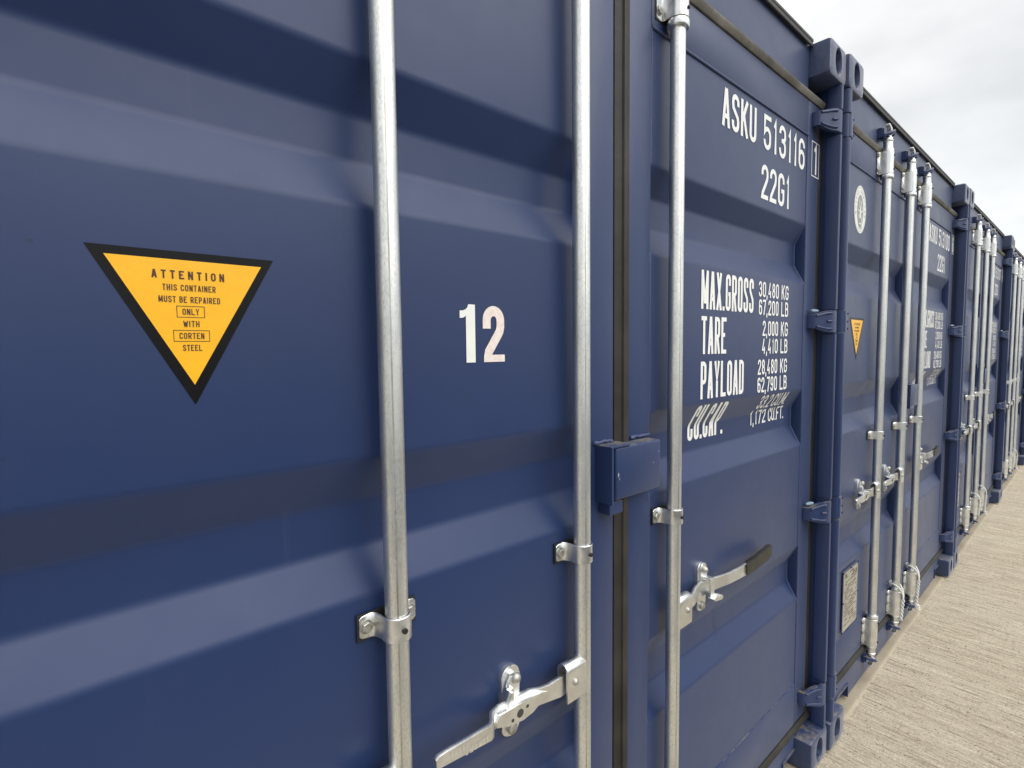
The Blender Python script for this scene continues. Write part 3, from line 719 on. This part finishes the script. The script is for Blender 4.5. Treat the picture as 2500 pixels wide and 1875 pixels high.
        P('handle', bm, 'zinc', bar, smooth=40)
        if not rt:
            for x, z, r in ((.178, .903, .0078), (.160, .908, .0032), (.196, .898, .0032)):
                bm = B(); disc_y(bm, bx-x, z, .0259, .030, r, 16); P('hole_shade_disc', bm, 'edge', bar)  # dark discs on the surface paint the shade of holes
            HT = lambda x, z, k=0: (x, .0104-.0002*k, z)
            bm = B(); text(bm, 'HONGTAO', bx-.356, bx-.306, .9155, .0095, .0017, HT, .5); P('embossing', bm, 'emboss', bar)
            bm = B(); text(bm, 'CWSNCT', bx-.312, bx-.264, .9045, .0095, .0017, HT, .5); P('embossing', bm, 'emboss', bar)
        else:
            bm = B(); gp = [(bx+x, y-.0042) for x, y in [(.366, .020), (.373, .020), (.45, .022), (.52, .028), (.563, .034), (.572, .0355)]]
            band(bm, gp, [.899, .8955, .896, .894, .894, .897], [.929, .9325, .9330, .934, .934, .930], .014)
            for k in range(9):
                xx = .388+k*.019; yy = float(np.interp(xx, [.373, .45, .52, .563], [.020, .022, .028, .034])); box(bm, bx+xx-.0022, bx+xx+.0022, yy-.002, yy+.010, .9326, .9342, .0004)
            P('grip', bm, 'grip', bar, smooth=40)
        cx = bx+s*(.180 if rt else .174); dr_ = drr if rt else dl
        bm = B(); prism(bm, round_rect(cx-.022, cx+.022, .842, .976, .020), .0565, YD+.0045, .0015)
        if rt:
            prism(bm, round_rect(cx-.016, cx+.018, .905, .976, .016), .051, .057, .002)
        else:                                          # cast pivot with a lobed outline
            prism(bm, [(cx-.026, .912), (cx-.020, .893), (cx+.004, .893), (cx+.014, .915), (cx+.012, .945), (cx+.004, .966), (cx-.010, .968), (cx-.018, .955)], .044, .057, .004)
            prism(bm, [(cx-.030, .920), (cx-.026, .906), (cx-.014, .908), (cx-.008, .925), (cx-.010, .948), (cx-.020, .945)], .034, .046, .004)
        P('handle_catch', bm, 'zinc', dr_, smooth=40)
        bm = B()
        if rt:
            prism(bm, round_rect(cx-.004, cx+.016, .884, .934, .003), .028, .034, .0015); box(bm, cx-.004, cx+.016, .0285, .056, .9335, .9395, .0015)
            prism(bm, [(cx-.006, .888), (cx+.014, .893), (cx+.046, .884), (cx+.050, .877), (cx+.042, .872), (cx+.006, .878)], .018, .034, .002)
        else:
            prism(bm, [(cx-.004, .893), (cx+.012, .900), (cx+.014, .880), (cx+.002, .872), (cx-.010, .878)], .046, .056, .002)
        P('catch_clip', bm, 'zinc', dr_, smooth=40)
        for zz, y0, y1, dm in ((.958, .040, .0515, 1), (.857, .049, .057, 0)):
            if not rt and dm: y0, y1 = .036, .0445
            bm = B(); disc_y(bm, cx+(.002 if dm else 0), zz, y0, y1, .0105, 16, dome=dm, ch=0 if dm else .002); P('bolt', bm, 'bolt', dr_, smooth=50)
    return root, dl, drr

def serial(drr, digits, check):
    PR = lambda x, z, k=0: (x, YP-.0011-.00018*k, z)
    bm = B(); text(bm, 'ASKU', -.766, -.558, 2.160, .102, .0135, PR, .24); build('serial_number', bm, 'white', drr)
    wd = [.62 if c == '1' else 1 for c in digits]; u = .324/(sum(wd)+.26*(len(digits)-1)); x = -.508
    for c, w in zip(digits, wd):
        bm = B(); text(bm, c, x, x+u*w, 2.161, .102, .0135, PR); build('serial_number', bm, 'white', drr); x += u*(w+.26)
    PS = lambda x, z, k=0: (x, YD-.0008-.00018*k, z)
    bm = B(); text(bm, check, -.110, -.078, 2.167, .102, .0125, PS) if check != '1' else text(bm, '1', -.112, -.072, 2.167, .102, .0125, PS)
    ribbon(bm, [(-.126, 2.159), (-.060, 2.159), (-.060, 2.276), (-.126, 2.276), (-.126, 2.159)], .0035, PS, 0, .05)
    build('check_digit', bm, 'white', drr)

def kids(o): return list(o.children)
def dup(o, parent=None):
    c = o.copy(); COL.objects.link(c)
    if parent: c.parent = parent
    for ch in kids(o): dup(ch, c)
    return c

# ------------------------------------------------------------------ setting
def frac(x): return x-math.floor(x)
def setting():
    # brushed yard: one sheet, dense where the camera looks down on it, coarse to the horizon
    xs = np.unique(np.concatenate([np.linspace(-160, -4, 14), np.linspace(-4, -.3, 40), np.arange(-.3, 3.2, .0045), np.arange(3.2, 8.0, .012), np.linspace(8, 180, 18)]))
    ys = np.unique(np.concatenate([np.linspace(-1.7, -1.1, 8), np.arange(-1.1, .09, .03), np.linspace(.09, 170, 14)]))
    rng = np.random.RandomState(4)
    def n1(q, seed):        # smooth 1-d noise
        r = np.random.RandomState(seed).rand(4096); i = np.floor(q).astype(int); t = q-i; t = t*t*(3-2*t)
        return r[i % 4096]*(1-t)+r[(i+1) % 4096]*t
    X, Y = np.meshgrid(xs, ys, indexing='ij')
    wob = .012*np.sin(Y*2.3+X*1.7)+.006*np.sin(Y*7+X*3)
    q = X+wob
    h = (n1(q*150, 1)-.5)*.0052+(n1(q*62+Y*.6, 2)-.5)*.0050+(n1(q*23+Y*.8, 3)-.5)*.0035
    h *= .55+.9*n1(q*5+Y*2.0, 5)
    m = np.clip((Y+1.4)/.3, 0, 1)*np.clip((.045-Y)/.02, 0, 1)*np.clip((X+.6)/.3, 0, 1)*np.clip((8.5-X)/.5, 0, 1)
    Z = -.006+h*m
    nx, ny = X.shape
    V = np.stack([X, Y, Z], -1).reshape(-1, 3)
    I = np.arange(nx*ny).reshape(nx, ny)
    Fc = np.stack([I[:-1, :-1], I[1:, :-1], I[1:, 1:], I[:-1, 1:]], -1).reshape(-1, 4)
    me = bpy.data.meshes.new('concrete_yard'); me.from_pydata(V.tolist(), [], Fc.tolist()); me.update()
    me.polygons.foreach_set('use_smooth', [True]*len(me.polygons))
    me.materials.append(M['concrete'])
    o = bpy.data.objects.new('concrete_yard', me); COL.objects.link(o); o['kind'] = 'structure'
    bm = B(); box(bm, -160, 180, -160, -1.71, -.3, -.020); o = build('unseen_dark_ground', bm, 'unseen_asphalt', off=False); o['kind'] = 'structure'  # unseen dark ground, added to cut bounce light on the panel undersides
    # trowelled margin along the foot of the containers
    bm = B(); xs = np.arange(-4, 16, .05); rows = []
    for x in xs:
        w = .004*noise.noise(Vector((x*3, 0, 0)))+.002*noise.noise(Vector((x*14, 3, 0)))
        rows.append([(x, .010+w, -.012), (x, .016+w, -.0035), (x, .024+w, -.0008), (x, .034+w, -.0022), (x, .09, -.0022), (x, 7.0, -.0022)])
    vr = [[bm.verts.new(p) for p in r] for r in rows]
    for a, b in zip(vr, vr[1:]):
        for i in range(5): bm.faces.new((a[i], b[i], b[i+1], a[i+1]))
    o = build('concrete_margin', bm, 'trowel', smooth=60, off=False); o['kind'] = 'structure'
setting()

# ------------------------------------------------------------------ the row
SHIFT = [(0, 0, 0), (2.4407, -.0094, .0025), (4.8909, -.0107, .0067), (7.345, -.004, .002)]
rootA, dlA, drA = container((-XO, 0, 0))
PARTS = {}
roots = [rootA]
for sx, sy, sz in SHIFT[1:]:
    c = dup(rootA); c.location = (sx-XO, sy, sz); roots.append(c)
for r, (dg, ck) in zip(roots, (('513116', '1'), ('513100', '6'), ('513107', '4'), ('513118', '2'))):
    d = [k for k in r.children if k.name.split('.')[0] == 'door']
    right = max(d, key=lambda k: sum(v[0] for v in k.bound_box))
    serial(right, dg, ck)
labels = ['navy blue container with white number 12 on its door, nearest the camera',
          'navy blue container marked 513100, second from the camera, with oval white emblem',
          'navy blue container marked 513107, third from the camera, behind the second set of ropes',
          'navy blue container at the far end of the row, cut off by the photo edge']
for r, l in zip(roots, labels): r['label'] = l
# the unit number on the first container
def unit_number():
    F = lambda y: (lambda x, z, k=0: (x, y, z))
    def shape(pts, nm, mt):
        bm = B(); f = bm.faces.new([bm.verts.new((x, YP-.0009, z)) for x, z in pts]); bmesh.ops.triangulate(bm, faces=[f]); return build(nm, bm, mt, dlA)
    zb, zt = 1.538, 1.636
    one = [(-1.6338, zb), (-1.6145, zb), (-1.6145, zt), (-1.6285, zt), (-1.6305, zt-.005), (-1.634, zt-.0085), (-1.639, zt-.0105), (-1.6465, zt-.0112), (-1.6465, zt-.0235), (-1.640, zt-.0228), (-1.636, zt-.021), (-1.6338, zt-.019)]
    shape(one, 'unit_number', 'num_white')
    bm = B(); x0, w, t = -1.5985, .0495, .0185; r = (w-t)/2
    A = lambda n: [(x0+w/2+r*math.cos(math.radians(180-180*i/n)), zt-t/2-r*1.05+r*1.05*math.sin(math.radians(180-180*i/n))) for i in range(n+1)]
    pts = [(x0+t/2, zt-.040)]+A(14)+[(x0+w-t/2, zt-.036), (x0+w-t*.62, zt-.045), (x0+w*.5, zb+.034), (x0+t*.72, zb+.018), (x0+t*.6, zb+.008), (x0+t*.6, zb)]
    ribbon(bm, pts, t*.95, lambda x, z, k=0: (x, YP-.0009, z), 0, .02)
    bm2 = bm; vs = [bm2.verts.new((x, YP-.0010, z)) for x, z in ((x0+t*.4, zb), (x0+w, zb), (x0+w, zb+.0125), (x0+t*.8, zb+.0125))]; bm2.faces.new(vs)
    build('unit_number', bm, 'num_pink', dlA)
unit_number()

# primer coloured weld lumps above the hinges on some posts, rust at the casting gap
def touch_ups():
    for r, zs in ((roots[0], (1.69, .992)), (roots[1], (1.69,)), (roots[2], (1.69,))):
        for z in zs:
            bm = B()
            tube(bm, [(-.128+.009*i, .052-.003*i, z-.004+.003*noise.noise(Vector((i, z, 0)))) for i in range(5)], [.004, .006, .007, .006, .003], 8)
            o = build('weld_repair', bm, 'primer', r, smooth=60)
    bm = B(); tube(bm, [(.001-.0015, .0045, H-.105+.012*i) for i in range(6)], [.002, .003, .0035, .003, .003, .002], 6)
    build('rust_patch', bm, 'rust', roots[0], smooth=60)
touch_ups()

# white rope ties hanging on the lower ends of the bars
def rope(bx, shift, long, label):
    bx = bx+.0
    o = new_thing('rope_tie', label, 'rope', (shift[0]+bx, shift[1]+.034, shift[2]+.06), 'white rope ties on the locking bars')
    bm = B(); y0 = 0.0; rr = .0040; zt = .262
    # loop round the bar above the collar, slanting down to the front
    a0 = [(-.031*math.cos(t), .028*math.sin(t), zt+.012-.004*math.sin(t)) for t in np.linspace(0, math.pi*.9, 9)]
    left = [(-.031, 0.0, zt+.012), (-.029, -.016, zt+.002), (-.020, -.028, zt-.018), (-.008, -.032, zt-.042), (.002, -.032, zt-.064)]
    right = [(.031, .004, zt+.008), (.033, -.012, zt-.006), (.029, -.024, zt-.028), (.016, -.031, zt-.050), (.004, -.032, zt-.068)]
    tube(bm, a0[::-1]+left[1:], rr, 8); tube(bm, [a0[-1]]+right, rr, 8)
    L = .150 if long else .115; n = 60
    for ph in (0, math.pi):
        pts = []
        for i in range(n+1):
            t = i/n; a = t*L/.020*2*math.pi/2+ph
            cx = .003-.004*t*(1 if long else .2); cy = -.033+.007*t
            pts.append((cx+.0040*math.cos(a), cy+.0040*math.sin(a), zt-.066-t*L))
        tube(bm, pts, rr*1.05, 7)
    if long:                                   # knot
        for k in range(3):
            tube(bm, [(.0+.011*math.cos(t), -.030+.011*math.sin(t), zt-.068-L+.006-.009*k+.003*math.sin(2*t+k)) for t in np.linspace(0, 2*math.pi, 13)], .0046, 7)
    bmesh.ops.translate(bm, verts=bm.verts, vec=(0, 0, 0))
    ob = build('rope_strand', bm, 'rope', None, smooth=60, off=False); ob.parent = o
names = {1: 'the container with the oval emblem', 2: 'the third container', 3: 'the farthest container'}
for k in (1, 2, 3):
    for bx, long, wh in ((-1.377, False, 'middle'), (-1.039, True, 'right-hand')):
        rope(bx, SHIFT[k], long, f'white {"knotted" if long else "slack"} rope on the {wh} bar of {names[k]}')
